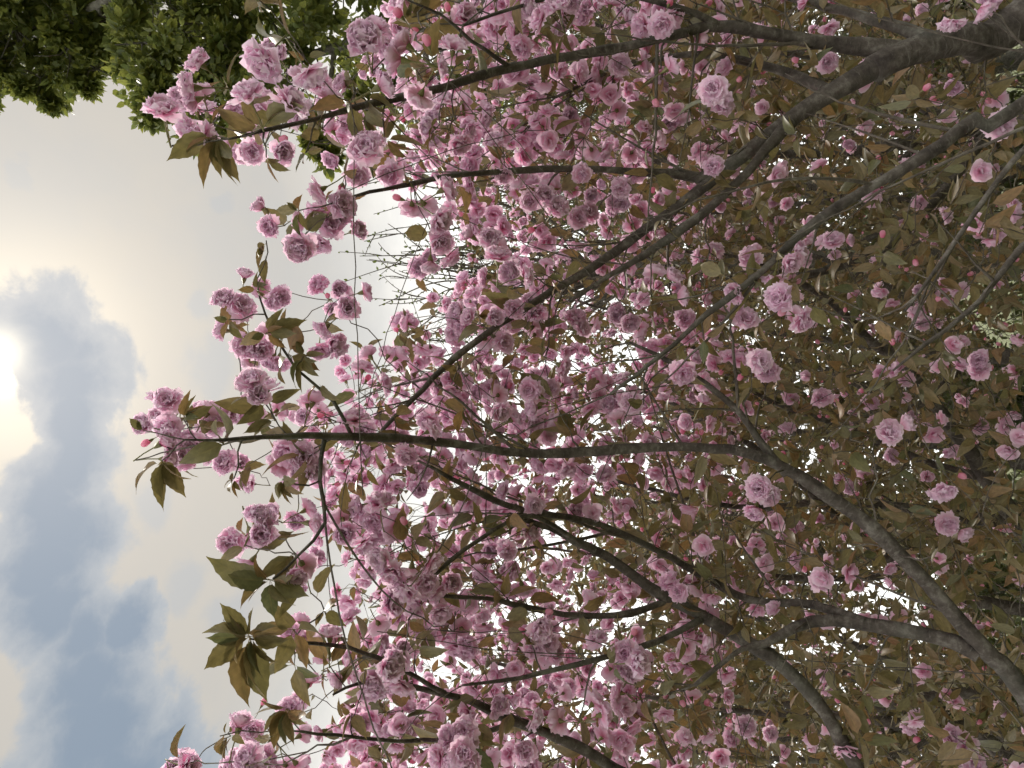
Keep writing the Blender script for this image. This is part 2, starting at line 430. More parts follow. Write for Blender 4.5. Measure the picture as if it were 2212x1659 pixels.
def leaf(rows, serr=0.0, width=0.21, droop=0.5, fold=0.35, wave=0.0, pet=0.14, tip=1.0):
    mb = MB()
    s = np.linspace(0, 1, rows + 1)[:, None]
    prof = np.sin(np.pi * s ** 0.72) ** 0.9 * (1 - 0.25 * s)
    prof = np.where(s > 0.80, prof[np.argmin(np.abs(s - 0.80))] * ((1 - s) / 0.2) ** 1.5 * tip + (1 - tip) * prof, prof)
    prof = np.maximum(prof, 0.012)
    w = width * prof
    if serr: w = w * (1 + serr * ((np.arange(rows + 1)[:, None] % 2) * 2 - 1) * (s > 0.08))
    u = np.array([[-1.0, 0.0, 1.0]])
    ang = -0.1 + droop * s
    y = np.concatenate([[[0]], np.cumsum(np.cos(ang[1:]) / rows, 0)]); z = -np.concatenate([[[0]], np.cumsum(np.sin(ang[1:]) / rows, 0)])
    x = w * u * math.cos(fold)
    zz = z + np.abs(u) * w * math.sin(fold) + wave * np.sin(s * 9) * u
    V = np.stack([x, y + pet + 0 * u, zz], -1).reshape(-1, 3)
    lo, to = grid_faces(rows, 2)
    uv = np.stack([0.5 + 0.5 * np.repeat(u, rows + 1, 0) * np.maximum(w / width, 0.05), np.repeat(s, 3, 1)], -1).reshape(-1, 2)
    mb.add(V, lo, to, uv, np.zeros((len(V), 3)))
    if pet:
        pv = np.array([[-.008, 0, 0], [.008, 0, 0], [.008, pet + .02, 0], [-.008, pet + .02, 0]])
        mb.add(pv, np.arange(4), np.array([4]), np.array([[.5, 0]] * 4), np.zeros((4, 3)))
    return mb
# leaf templates grow along +y with their upper face +z; frames() gives z = along, so turn them
def turn(mb):
    for i, v in enumerate(mb.v): mb.v[i] = np.stack([v[:, 0], -v[:, 2], v[:, 1]], -1)
    return mb
def simple_leaf(w, bend):
    """a four-triangle leaf for the masses that are too far to show more"""
    mb = MB()
    V = np.array([[0, 0, 0], [-.9 * w, .3, .03], [.9 * w, .3, .03], [-.8 * w, .65, -.02], [.8 * w, .65, -.02], [0, 1.0, -bend]])
    uv = np.array([[.5, 0], [.1, .3], [.9, .3], [.1, .65], [.9, .65], [.5, 1]])
    mb.add(V, np.array([0, 2, 1, 1, 2, 4, 3, 3, 4, 5]), np.array([3, 4, 3]), uv, np.zeros((6, 3)))
    return turn(mb).arrays()
BLOSSOM_MESH = [blossom(s, 0).mesh('blossom', [MAT_PETAL]) for s in range(9)]
_st = MB(); stalk(_st)
STALK_MESH = _st.mesh('flower_stalk', [MAT_STALK])
BUD_MESH = budm().mesh('bud', [MAT_BUD])
def low_blossom(seed, lod):
    s = MB(); stalk(s, 3)
    return merged(blossom(seed, lod), s)
BLOSSOM_MID = [low_blossom(40 + s, 1) for s in range(4)]
BLOSSOM_LOW = [low_blossom(60 + s, 2) for s in range(3)]
_bs = MB(); stalk(_bs, 3); BUD_TPL = merged(budm(5), _bs)
LEAF_MB = [turn(leaf(12, 0.05, w, d, f, wv)) for (w, d, f, wv) in ((0.25, 0.5, 0.30, 0.0), (0.28, 0.8, 0.2, 0.015), (0.23, 0.2, 0.4, 0.01), (0.26, 1.1, 0.35, 0.02))]
LEAF_MESH = [m.mesh('leaf', [MAT_LEAF]) for m in LEAF_MB]
LEAF_FAR = [simple_leaf(.21, .25), simple_leaf(.23, .45), simple_leaf(.19, .1)]
LEAF_LOW = [turn(leaf(5, 0.0, w, d, f)).arrays() for (w, d, f) in ((0.24, 0.5, 0.35), (0.26, 0.9, 0.3), (0.22, 0.2, 0.45))]
BROAD_TPL = [simple_leaf(.30, .2), simple_leaf(.25, .08)]
BROAD_MESH = [turn(leaf(7, 0.04, 0.34, 0.5, 0.2, 0.01, 0.1, 0.3)).mesh('leaf', [MAT_BROAD]), turn(leaf(7, 0.04, 0.28, 0.3, 0.3, 0.01, 0.1, 0.3)).mesh('leaf', [MAT_BROAD])]
THIN_TPL = [simple_leaf(.09, .2)]

# ------------------------------------------------------------------ ground
def make_ground():
    n = 60
    g = np.sign(np.linspace(-1, 1, n + 1)) * np.abs(np.linspace(-1, 1, n + 1)) ** 2.4 * 400
    X, Y = np.meshgrid(g, g)
    R = np.hypot(X, Y)
    Z = 0.03 * np.sin(X * 0.9 + 1) * np.cos(Y * 0.7) * np.clip(R / 3, 0, 1) - 0.03
    mb = MB(); lo, to = grid_faces(n, n)
    V = np.stack([X, Y, Z], -1).reshape(-1, 3)
    mb.add(V, lo, to, V[:, :2] * 0.1, np.zeros((len(V), 3)))
    tag(mb.build('ground', [MAT_LAWN]), kind='structure')
    # ragged grass near and under the trees
    m = 9000
    P = np.stack([rng.uniform(-9, 9, m), rng.uniform(1.0, 22, m), np.full(m, -0.03)], -1)
    A = np.stack([rng.normal(0, .35, m), rng.normal(0, .35, m), np.ones(m)], -1)
    gb = MB(); scatter(gb, THIN_TPL[0], frames(A), P, rng.uniform(.10, .32, m), rng.uniform(size=m))
    tag(gb.build('grass', [MAT_SHRUB]), 'long rough green grass growing on the lawn under the trees', 'grass', kind='stuff')
make_ground()

# ------------------------------------------------------------------ cherry trees
class Skel:
    def __init__(self):
        self.p, self.r, self.d = [], [], []
        self.kd = None; self.dirty = 0
    def add(self, pts, rad):
        d = unit(np.gradient(pts, axis=0))
        for i in range(len(pts)):
            self.p.append(pts[i]); self.r.append(rad[i]); self.d.append(d[i])
        self.dirty += 1
    def tree(self):
        if self.kd is None or self.dirty > 12 + len(self.p) / 350:
            self.kd = kdtree.KDTree(len(self.p))
            for i, q in enumerate(self.p): self.kd.insert(q, i)
            self.kd.balance(); self.dirty = 0
        return self.kd
def limb_pts(spec):
    """spec rows: ('w', x,y,z,diam_m) in the world or (px,py,dist,diam_px) seen from the camera's spot"""
    out = []
    for s in spec:
        if s[0] == 'w': out.append([s[1], s[2], s[3], s[4] / 2])
        else:
            p = at(s[0], s[1], s[2]); z = (p - CAM) @ FWD
            out.append([*p, 0.5 * s[3] / FPX * z])
    return np.array(out)

TREES = [
 dict(base=(1.42, 2.05, 0), label='cherry tree whose thick dark trunk leans in beside the green broadleaf tree', limbs=[
  [('w', 1.42, 2.05, -0.05, .17), ('w', 1.36, 2.05, .35, .14), ('w', 1.25, 2.04, .9, .115), (2212, 40, 2.28, 84), (2080, 85, 2.18, 64), (1960, 112, 2.1, 58), (1885, 150, 2.05, 54)],
  [(1930, 122, 2.08, 50), (1880, 152, 2.05, 48), (1780, 212, 2.0, 40), (1700, 262, 1.97, 36), (1620, 322, 1.95, 31), (1555, 372, 1.93, 28), (1500, 415, 1.9, 24), (1390, 495, 1.88, 20), (1270, 580, 1.85, 18), (1200, 620, 1.82, 16), (1090, 690, 1.75, 14), (990, 765, 1.7, 13), (890, 860, 1.62, 11), (825, 930, 1.55, 8)],
  [(1560, 368, 1.93, 20), (1510, 385, 1.91, 19), (1450, 376, 1.9, 17), (1380, 372, 1.85, 15), (1250, 367, 1.8, 14), (1100, 371, 1.75, 13), (960, 385, 1.65, 11), (860, 408, 1.58, 9), (770, 425, 1.5, 7), (715, 440, 1.44, 4)],
  [(1965, 112, 2.1, 40), (1870, 102, 2.08, 36), (1760, 88, 2.05, 30), (1640, 66, 2.0, 25), (1540, 55, 1.97, 22), (1450, 75, 1.9, 20), (1350, 97, 1.85, 19), (1200, 120, 1.78, 18), (1080, 150, 1.7, 17), (960, 188, 1.62, 16), (870, 212, 1.55, 15), (770, 232, 1.48, 12), (680, 258, 1.42, 9), (600, 275, 1.36, 8), (540, 290, 1.32, 6), (495, 300, 1.28, 4)],
  [(1720, 250, 1.98, 26), (1650, 325, 1.88, 22), (1580, 405, 1.82, 19), (1450, 510, 1.76, 16), (1330, 590, 1.71, 12), (1230, 650, 1.68, 8)],
  [('w', 1.33, 2.05, .55, .07), ('w', 1.15, 1.95, .95, .055), (2212, 225, 1.92, 30), (2100, 268, 1.87, 27), (1990, 345, 1.8, 25), (1880, 410, 1.75, 22), (1800, 455, 1.72, 20), (1720, 515, 1.7, 17), (1640, 590, 1.67, 15), (1560, 655, 1.63, 13), (1480, 720, 1.6, 11), (1400, 790, 1.55, 9), (1320, 850, 1.5, 6)],
  [('w', 1.15, 1.95, .95, .02), (2300, 240, 1.78, 15), (2212, 320, 1.72, 13), (2100, 470, 1.62, 11), (2010, 600, 1.57, 9), (1955, 672, 1.52, 5)],
  [('w', 1.22, 1.98, .8, .025), (2330, 400, 1.70, 16), (2212, 530, 1.62, 14), (2120, 650, 1.56, 11), (2000, 742, 1.5, 8), (1930, 800, 1.45, 5)],
  [(1800, 202, 2.02, 24), (1700, 160, 2.1, 21), (1600, 135, 2.12, 16), (1480, 118, 2.1, 12), (1330, 150, 2.1, 9), (1200, 210, 2.05, 6)],
  [(1560, 57, 1.98, 14), (1480, 20, 1.93, 12), (1380, -5, 1.9, 10), (1250, -20, 1.8, 8), (1100, 20, 1.7, 7), (1000, 55, 1.6, 5)],
  [(1100, 145, 1.72, 9), (1020, 90, 1.62, 8), (950, 30, 1.55, 6), (880, 0, 1.5, 4)],
  [(2040, 95, 2.14, 30), (1950, 60, 2.2, 26), (1850, 30, 2.25, 20), (1700, -10, 2.3, 14), (1500, -60, 2.3, 9)],
 ]),
 dict(base=(-1.75, 2.1, 0), label='cherry tree whose long slender limbs rise bare through the grey twig tangle', limbs=[
  [('w', -1.75, 2.1, -0.05, .15), ('w', -1.68, 2.08, .35, .12), ('w', -1.5, 2.02, .8, .095), ('w', -1.2, 2.0, 1.18, .07), (2212, 1525, 2.08, 44), (2100, 1400, 2.0, 38), (1990, 1270, 1.95, 32), (1870, 1150, 1.9, 28), (1780, 1080, 1.87, 26), (1690, 1020, 1.85, 24), (1600, 985, 1.82, 22), (1500, 972, 1.8, 20), (1400, 972, 1.77, 20), (1280, 982, 1.72, 20), (1150, 986, 1.68, 19), (1040, 975, 1.62, 18), (930, 960, 1.57, 18), (820, 948, 1.5, 18), (720, 945, 1.43, 16), (620, 943, 1.36, 13), (520, 945, 1.3, 9), (450, 950, 1.25, 6), (400, 950, 1.22, 4)],
  [('w', -1.6, 2.05, .55, .08), ('w', -1.52, 2.0, 1.0, .06), (2020, 1860, 2.16, 38), (1850, 1659, 2.08, 31), (1780, 1535, 2.05, 28), (1690, 1440, 2.0, 27), (1600, 1380, 1.98, 25), (1500, 1320, 1.95, 23), (1400, 1265, 1.9, 22), (1310, 1200, 1.87, 20), (1240, 1165, 1.83, 16), (1190, 1140, 1.8, 12), (1100, 1110, 1.75, 8)],
  [('w', -1.56, 2.02, .8, .06), ('w', -1.5, 1.9, 1.4, .05), (1580, 1800, 2.05, 28), (1330, 1659, 1.92, 24), (1250, 1612, 1.88, 22), (1170, 1578, 1.85, 21), (1100, 1555, 1.82, 18), (1020, 1515, 1.78, 15), (950, 1495, 1.72, 12), (880, 1480, 1.68, 10), (800, 1470, 1.6, 7), (720, 1500, 1.5, 5)],
  [(1700, 1026, 1.85, 19), (1640, 955, 1.84, 16), (1590, 890, 1.84, 15), (1520, 830, 1.83, 13), (1450, 785, 1.82, 10), (1360, 740, 1.8, 7)],
  [(2115, 1415, 2.0, 34), (2060, 1385, 2.0, 31), (1980, 1368, 2.0, 30), (1850, 1345, 2.0, 28), (1750, 1340, 2.0, 25), (1650, 1390, 1.97, 18), (1600, 1400, 1.95, 12), (1500, 1480, 1.9, 8)],
  [(1870, 1348, 2.0, 24), (1760, 1310, 2.05, 19), (1620, 1300, 2.1, 16), (1500, 1235, 2.1, 14), (1400, 1180, 2.0, 14), (1280, 1130, 1.9, 13), (1130, 1100, 1.75, 13), (1050, 1072, 1.68, 12), (980, 1035, 1.62, 10), (930, 1008, 1.58, 7)],
  [(1520, 1332, 1.96, 14), (1400, 1390, 1.85, 13), (1290, 1418, 1.75, 12), (1170, 1450, 1.7, 11), (1060, 1470, 1.66, 8), (1000, 1480, 1.62, 5)],
  [(1250, 1168, 1.83, 11), (1150, 1115, 1.7, 10), (1073, 1146, 1.62, 9), (1000, 1195, 1.55, 9), (943, 1240, 1.5, 7)],
  [(1120, 1560, 1.83, 12), (1000, 1590, 1.75, 10), (880, 1600, 1.62, 9), (760, 1590, 1.5, 7), (650, 1580, 1.42, 5)],
  [(700, 945, 1.42, 10), (690, 1040, 1.4, 9), (700, 1130, 1.38, 8), (640, 1200, 1.35, 6), (590, 1250, 1.32, 5)],
  [(760, 945, 1.46, 9), (720, 870, 1.43, 8), (640, 800, 1.38, 6), (590, 720, 1.36, 5), (560, 640, 1.36, 4)],
  [(960, 1497, 1.72, 10), (840, 1440, 1.62, 9), (720, 1400, 1.52, 7), (600, 1390, 1.42, 5), (540, 1380, 1.36, 4)],
  [(1450, 1293, 1.93, 14), (1330, 1330, 1.85, 13), (1180, 1320, 1.78, 11), (1050, 1290, 1.7, 9), (930, 1280, 1.62, 7), (860, 1260, 1.55, 5)],
 ]),
 dict(base=(-0.95, 3.7, 0), label='cherry tree standing behind the others, its dark trunk low in the twig tangle', limbs=[
  [('w', -.95, 3.7, -.05, .17), ('w', -.93, 3.7, .5, .14), ('w', -.88, 3.68, .95, .12), (2240, 1175, 3.68, 44), (2160, 1080, 3.6, 36), (2080, 960, 3.52, 30), (1960, 800, 3.42, 24), (1880, 740, 3.36, 19), (1780, 640, 3.3, 14), (1620, 560, 3.2, 9), (1450, 540, 3.1, 6)],
  [(2200, 1130, 3.64, 30), (2100, 1120, 3.6, 27), (1980, 1100, 3.5, 22), (1800, 1085, 3.4, 17), (1600, 1100, 3.3, 12), (1400, 1060, 3.2, 8), (1200, 1000, 3.1, 5)],
  [('w', -.93, 3.7, .5, .08), ('w', -1.0, 3.75, .95, .07), (2180, 1310, 3.8, 28), (2050, 1290, 3.75, 25), (1950, 1235, 3.7, 22), (1800, 1110, 3.6, 17), (1650, 980, 3.5, 12), (1450, 870, 3.4, 8), (1250, 800, 3.3, 5)],
  [(1960, 1240, 3.7, 16), (1800, 1250, 3.65, 14), (1600, 1240, 3.6, 11), (1380, 1210, 3.5, 8), (1150, 1180, 3.4, 5)],
  [('w', -1.0, 3.75, .95, .06), (2150, 1480, 3.85, 24), (2000, 1500, 3.8, 20), (1800, 1540, 3.75, 15), (1550, 1530, 3.7, 10), (1300, 1480, 3.6, 7), (1050, 1430, 3.5, 5)],
  [(2130, 1030, 3.56, 18), (2000, 1000, 3.6, 15), (1850, 930, 3.6, 12), (1650, 860, 3.5, 9), (1450, 720, 3.4, 7), (1250, 650, 3.3, 5)],
 ]),
 dict(base=(1.75, 4.3, 0), label='cherry tree standing between the leaning trunk and the weeping willow', limbs=[
  [('w', 1.75, 4.3, -.05, .18), ('w', 1.72, 4.3, .6, .15), (2230, 255, 4.5, 46), (2100, 275, 4.35, 36), (2000, 300, 4.2, 29), (1800, 330, 4.1, 20), (1600, 330, 4, 14), (1400, 350, 3.9, 9), (1250, 380, 3.8, 5)],
  [(2080, 280, 4.32, 24), (1930, 190, 4.3, 20), (1800, 130, 4.2, 16), (1600, 100, 4.1, 12), (1400, 60, 4, 8), (1200, 60, 3.9, 5)],
  [(2150, 265, 4.4, 26), (2030, 420, 4.2, 21), (1900, 540, 4.1, 17), (1700, 600, 4.0, 13), (1500, 590, 3.9, 8), (1300, 520, 3.8, 5)],
  [(2000, 300, 4.2, 16), (1850, 420, 4.1, 14), (1650, 450, 4.0, 10), (1400, 470, 3.9, 7)],
 ]),
 dict(base=(0.15, 6.0, 0), label='small cherry tree farthest back, half hidden by twigs above the shrubs', limbs=[
  [('w', .15, 6.0, -.05, .16), ('w', .17, 6.0, .8, .13), (2120, 770, 6.1, 30), (1980, 760, 6.0, 22), (1820, 740, 5.9, 15), (1640, 720, 5.8, 10), (1450, 740, 5.7, 6)],
  [(2100, 770, 6.1, 20), (1980, 880, 6.0, 16), (1800, 940, 5.9, 12), (1600, 960, 5.8, 8), (1400, 920, 5.7, 5)],
  [(2060, 768, 6.05, 18), (1950, 640, 6.0, 15), (1780, 560, 5.9, 11), (1580, 520, 5.8, 7), (1400, 480, 5.7, 5)],
 ]),
 dict(base=(-2.6, 5.2, 0), label='cherry tree behind the slender-limbed one, its crown filled with twigs', limbs=[
  [('w', -2.6, 5.2, -.05, .17), ('w', -2.55, 5.2, .8, .14), (2120, 1590, 5.9, 34), (2000, 1570, 5.8, 26), (1800, 1540, 5.7, 18), (1600, 1500, 5.6, 12), (1400, 1480, 5.5, 7)],
  [(2080, 1585, 5.85, 22), (1950, 1450, 5.7, 18), (1780, 1370, 5.6, 13), (1580, 1330, 5.5, 9), (1400, 1300, 5.4, 6)],
  [(2040, 1578, 5.8, 18), (1900, 1640, 5.7, 15), (1700, 1640, 5.6, 11), (1450, 1620, 5.5, 7)],
 ]),
 dict(base=(-3.1, 7.3, 0), label='far cherry tree rising from the shrubs behind the slender-limbed cherry', limbs=[
  [('w', -3.1, 7.3, -.05, .18), ('w', -3.1, 7.3, .9, .15), (2060, 1480, 7.9, 30), (1900, 1470, 7.8, 22), (1700, 1440, 7.7, 15), (1450, 1400, 7.6, 8)],
  [(2020, 1478, 7.9, 18), (1850, 1340, 7.7, 14), (1650, 1250, 7.6, 10), (1400, 1200, 7.5, 6)],
  [(1980, 1476, 7.8, 18), (1800, 1580, 7.7, 14), (1550, 1600, 7.6, 9), (1350, 1580, 7.5, 6)]]),
 dict(base=(-0.7, 8.0, 0), label='far cherry tree in the middle of the shrub row', limbs=[
  [('w', -.7, 8.0, -.05, .18), ('w', -.7, 8.0, .9, .15), (2060, 960, 8.0, 30), (1900, 950, 7.9, 22), (1700, 930, 7.8, 15), (1450, 900, 7.7, 8)],
  [(2020, 958, 8.0, 18), (1850, 830, 7.8, 14), (1650, 760, 7.7, 10), (1400, 740, 7.6, 6)],
  [(1980, 956, 7.9, 18), (1800, 1060, 7.8, 14), (1600, 1110, 7.7, 9), (1380, 1080, 7.6, 6)]]),
 dict(base=(1.9, 7.6, 0), label='far cherry tree in front of the willow trunk', limbs=[
  [('w', 1.9, 7.6, -.05, .18), ('w', 1.9, 7.6, .9, .15), (2060, 440, 8.0, 30), (1900, 430, 7.9, 22), (1700, 400, 7.8, 15), (1450, 380, 7.7, 8)],
  [(2020, 438, 8.0, 18), (1850, 300, 7.8, 14), (1650, 200, 7.7, 10), (1400, 150, 7.6, 6)],
  [(1980, 436, 7.9, 18), (1800, 560, 7.8, 14), (1600, 600, 7.7, 9), (1380, 620, 7.6, 6)]]),
]
# blossoms that stand out in the photograph: (px, py, apparent diameter)
HAND = [(572,130,84),(600,120,60),(785,90,74),(845,100,70),(870,130,76),(978,108,64),(817,190,70),(420,190,72),(352,245,74),(395,215,55),(448,243,50),(408,278,56),(620,205,64),(685,185,54),(570,245,62),(552,272,50),(515,245,50),
 (602,325,64),(545,325,56),(520,330,46),(885,12,60),(1003,38,58),(722,340,50),(790,330,72),(770,375,60),(845,375,60),(930,310,56),(990,310,60),(1040,250,50),(695,410,66),(690,460,62),(735,445,66),(720,490,62),(650,530,66),(690,520,60),(588,490,56),
 (915,440,60),(945,470,64),(950,520,62),(905,580,50),(935,560,50),(690,620,52),(735,630,56),(750,665,62),(605,640,52),(520,665,58),(500,650,44),(1060,520,58),(1075,560,62),(1105,590,56),(1050,600,50),(1020,480,42),(560,750,58),(590,770,56),(540,775,44),(690,750,58),
 (825,830,56),(575,845,66),(800,770,50),(545,895,62),(318,920,62),(345,960,66),(365,920,60),(345,905,54),(420,950,60),(395,990,60),(440,930,50),(462,915,56),(435,985,46),(620,975,64),(655,985,66),(640,1005,60),(690,1000,50),(545,1045,40),(490,1000,58),(520,1000,44),
 (930,905,58),(765,910,66),(785,925,58),(675,870,58),(560,1120,66),(570,1155,66),(540,1150,60),(503,1170,62),(640,1115,56),(665,1130,58),(820,1090,66),(810,1120,60),(748,1150,62),(785,1170,60),(810,1195,56),(660,1225,62),(680,1205,46),(910,1015,48),(905,1050,50),(890,1040,44),(990,1000,50),
 (1080,885,58),(1100,900,54),(1060,840,48),(1145,840,58),(1160,880,60),(1150,910,54),(1210,790,54),(1215,830,48),(1145,655,52),(1160,680,50),(1150,705,48),(1085,740,54),(1000,700,52),(985,715,50),(1240,690,50),(1340,680,46),(1360,695,48),(1375,725,40),(1365,870,54),(1340,870,50),(1405,880,42),
 (850,1230,66),(890,1225,64),(915,1260,62),(880,1275,66),(840,1305,64),(905,1305,60),(940,1290,56),(860,1335,50),(900,1350,50),(985,1395,50),(1010,1400,52),(960,1340,40),(1165,1350,58),(1180,1385,52),(1195,1410,50),(1175,1320,46),(1060,1190,50),(1045,1235,50),(1090,1260,54),(1065,1265,48),(1240,1100,50),(1150,1090,56),(1130,1160,50),
 (830,1445,66),(860,1470,64),(800,1480,60),(870,1420,60),(835,1410,54),(630,1370,52),(650,1390,50),(700,1420,56),(740,1430,50),(725,1400,44),(630,1535,58),(650,1510,44),(515,1575,62),(545,1575,50),(540,1640,62),(570,1630,54),(500,1655,40),(400,1655,58),(375,1665,44),(640,1650,50),(760,1560,50),(830,1570,50),(930,1590,50),
 (975,1590,58),(1000,1625,60),(1130,1620,56),(1145,1655,50),(1280,1520,54),(1345,1520,50),(1370,1540,46),(1350,1410,56),(1375,1430,58),(1360,1460,52),(1450,1260,52),(1430,1275,40),(1640,1055,58),(1660,1070,44),(1610,690,50),(1640,780,56),(1660,800,50),(1630,800,44),(1690,645,64),(1730,690,54),(1715,680,40),(1720,545,50),(1800,525,46),(1740,485,42),(1730,560,40),
 (1775,860,40),(1940,800,46),(1955,820,36),(1918,935,54),(1925,985,32),(2040,1052,50),(2045,1130,44),(2060,1125,36),(2115,775,42),(2115,800,42),(2158,268,50),(2150,492,44),(2060,188,38),(1540,195,62),(1555,220,56),(1575,240,40),(1365,325,42),(1300,325,48),(1200,450,54),(1250,470,50),(1330,440,48),(1325,460,40),
 (1205,20,60),(1260,35,42),(1145,70,48),(1430,50,54),(1350,45,50),(1380,60,44),(1785,135,42),(2115,15,50),(2135,10,44),(1828,320,36),(2050,1590,44),(2085,1610,44),(2070,1600,38),(1610,1570,42),(1780,1215,42),(1770,1260,42),(1630,1200,42),(1975,680,38),(1850,1620,32),(2100,1650,40),(1560,980,36),(1700,930,40),(1830,1050,30),(1880,870,34),(1860,1050,34),
 (2112,920,34),(2050,970,38),(2190,890,30),(1990,700,34),(1885,430,36),(1985,435,32),(2040,465,30),(1930,265,34),(2150,210,40),(1310,1030,50),(1170,1000,48),(1460,640,54),(1480,690,46),(1540,545,44),(1620,560,50),(1275,420,48),(1440,150,56),(1340,140,48),(1420,190,46),(1230,250,46),(1300,215,44),(1450,270,44),(1240,320,40)]
# leaf fans that stand out: base, then the tips
FANS = [((350,995,1.24),[(353,1100),(397,1070),(263,1040),(372,1030),(330,1085),(395,1050)]),((395,905,1.24),[(410,845),(437,868),(456,880),(430,900)]),((310,930,1.24),[(277,903)]),((575,720,1.35),[(656,690),(513,743),(610,668),(640,720)]),((495,690,1.36),[(458,690),(483,732),(515,722)]),
 ((555,625,1.36),[(556,588),(513,626),(580,600),(575,650)]),((655,770,1.37),[(633,724),(610,832),(700,765),(642,845),(690,800)]),((530,825,1.38),[(508,812),(520,850),(545,815)]),((505,1035,1.3),[(478,1045),(508,1075),(490,1060)]),((610,1035,1.35),[(595,1080),(640,1075),(620,1090)]),
 ((583,1252,1.32),[(450,1229),(478,1254),(533,1215),(500,1294),(528,1296),(583,1338),(620,1328),(662,1288),(640,1250)]),((540,1375,1.35),[(478,1306),(458,1336),(447,1380),(450,1404),(428,1442),(500,1527),(530,1514),(562,1511),(586,1336),(615,1398),(480,1420),(590,1440)]),
 ((620,1530,1.4),[(550,1533),(573,1620),(600,1622),(558,1574),(635,1608),(665,1560)]),((475,1590,1.4),[(470,1567),(455,1622),(445,1642),(500,1620)]),((467,293,1.29),[(357,332),(427,398),(497,402),(517,392),(440,345),(470,380)]),((575,340,1.35),[(600,392),(622,378)]),((645,455,1.42),[(618,437),(597,454),(632,512)]),((575,520,1.45),[(543,545),(550,576),(575,580)]),
 ((640,90,1.3),[(600,70),(650,130),(680,75)]),((760,170,1.45),[(735,150),(740,195),(775,200)]),((830,300,1.5),[(925,310),(880,340),(850,260)]),((930,290,1.4),[(925,340),(960,320),(905,325)]),((660,330,1.42),[(640,370),(690,320)]),((790,1010,1.42),[(760,1060),(820,1050),(800,980)]),((690,830,1.4),[(650,860),(720,870)]),
 ((850,900,1.5),[(900,870),(880,930),(830,870)]),((1170,590,1.6),[(1130,560),(1190,620),(1150,620)]),((1100,1110,1.6),[(1060,1140),(1130,1140)]),((1640,700,1.5),[(1625,750)]),((760,1540,1.5),[(740,1600),(790,1590),(720,1560)]),((880,1340,1.6),[(850,1370),(920,1370)]),((700,1320,1.45),[(740,1350),(680,1350),(720,1290)]),
 ((560,0,1.3),[(530,15),(580,30),(610,10)]),((1000,880,1.6),[(1040,930),(980,930)]),((1430,470,1.75),[(1400,520),(1460,520)]),((1600,230,1.85),[(1580,280),(1640,270),(1620,200)]),((1690,600,1.6),[(1650,630),(1720,640)]),((1860,690,1.6),[(1830,730),(1890,735),(1870,650)]),((1800,980,1.7),[(1770,1020),(1840,1020)]),((1700,1380,1.8),[(1740,1420),(1680,1420)])]

def edge(y):
    return float(np.interp(y, [0, 150, 250, 330, 380, 450, 520, 600, 700, 760, 850, 950, 1050, 1150, 1250, 1350, 1450, 1550, 1659],
                              [830, 770, 700, 720, 830, 960, 980, 950, 860, 730, 650, 620, 650, 690, 720, 730, 750, 720, 700]))

def grow(skel, target, rmin=0.0011, thick=1.0):
    kd = skel.tree()
    best, bc = None, 1e9
    for co, i, dist in kd.find_n(Vector(target), 24):
        q = np.array(co); r = skel.r[i]
        c = dist * (1 - 0.25 * float(unit(target - q) @ skel.d[i])) + 0.9 * max(0.0, q[2] - target[2] + 0.03) + (0.04 if r < 0.0014 else 0)
        if c < bc: best, bc = i, c
    p0, d0, r0 = np.array(skel.p[best]), skel.d[best], skel.r[best]
    v = target - p0; L = float(np.linalg.norm(v))
    if L < 0.012: return None
    dv = v / L
    a = unit(0.7 * d0 + dv + np.array([0, 0, .15])); b = unit(dv + 0.25 * rng.normal(size=3) + np.array([0, 0, .35]))
    p1 = p0 + a * L * 0.36; p2 = target - b * L * 0.34
    n = max(4, int(L / 0.035) + 2); t = np.linspace(0, 1, n)[:, None]
    pts = (1 - t) ** 3 * p0 + 3 * (1 - t) ** 2 * t * p1 + 3 * (1 - t) * t * t * p2 + t ** 3 * target
    k = rng.normal(0, min(0.006, 0.02 * L), (n, 3)); k[0] = 0; k[-1] = 0
    pts = pts + k
    ra = min(r0 * 0.75, (0.0017 + 0.0075 * L) * thick); ra = max(ra, rmin * 1.15)
    rad = ra + (rmin * thick - ra) * t[:, 0] ** 0.8
    rad = rad * (1 + 0.10 * rng.normal(size=n))
    skel.add(pts, rad)
    return pts, rad, L

def downward(k, s=0.8):
    """directions blossoms look in: outward and hanging, a little towards the open lawn"""
    return unit(rng.normal(size=(k, 3)) * np.array([1, 1, .8]) * s + np.array([0, -0.55, -0.35]))

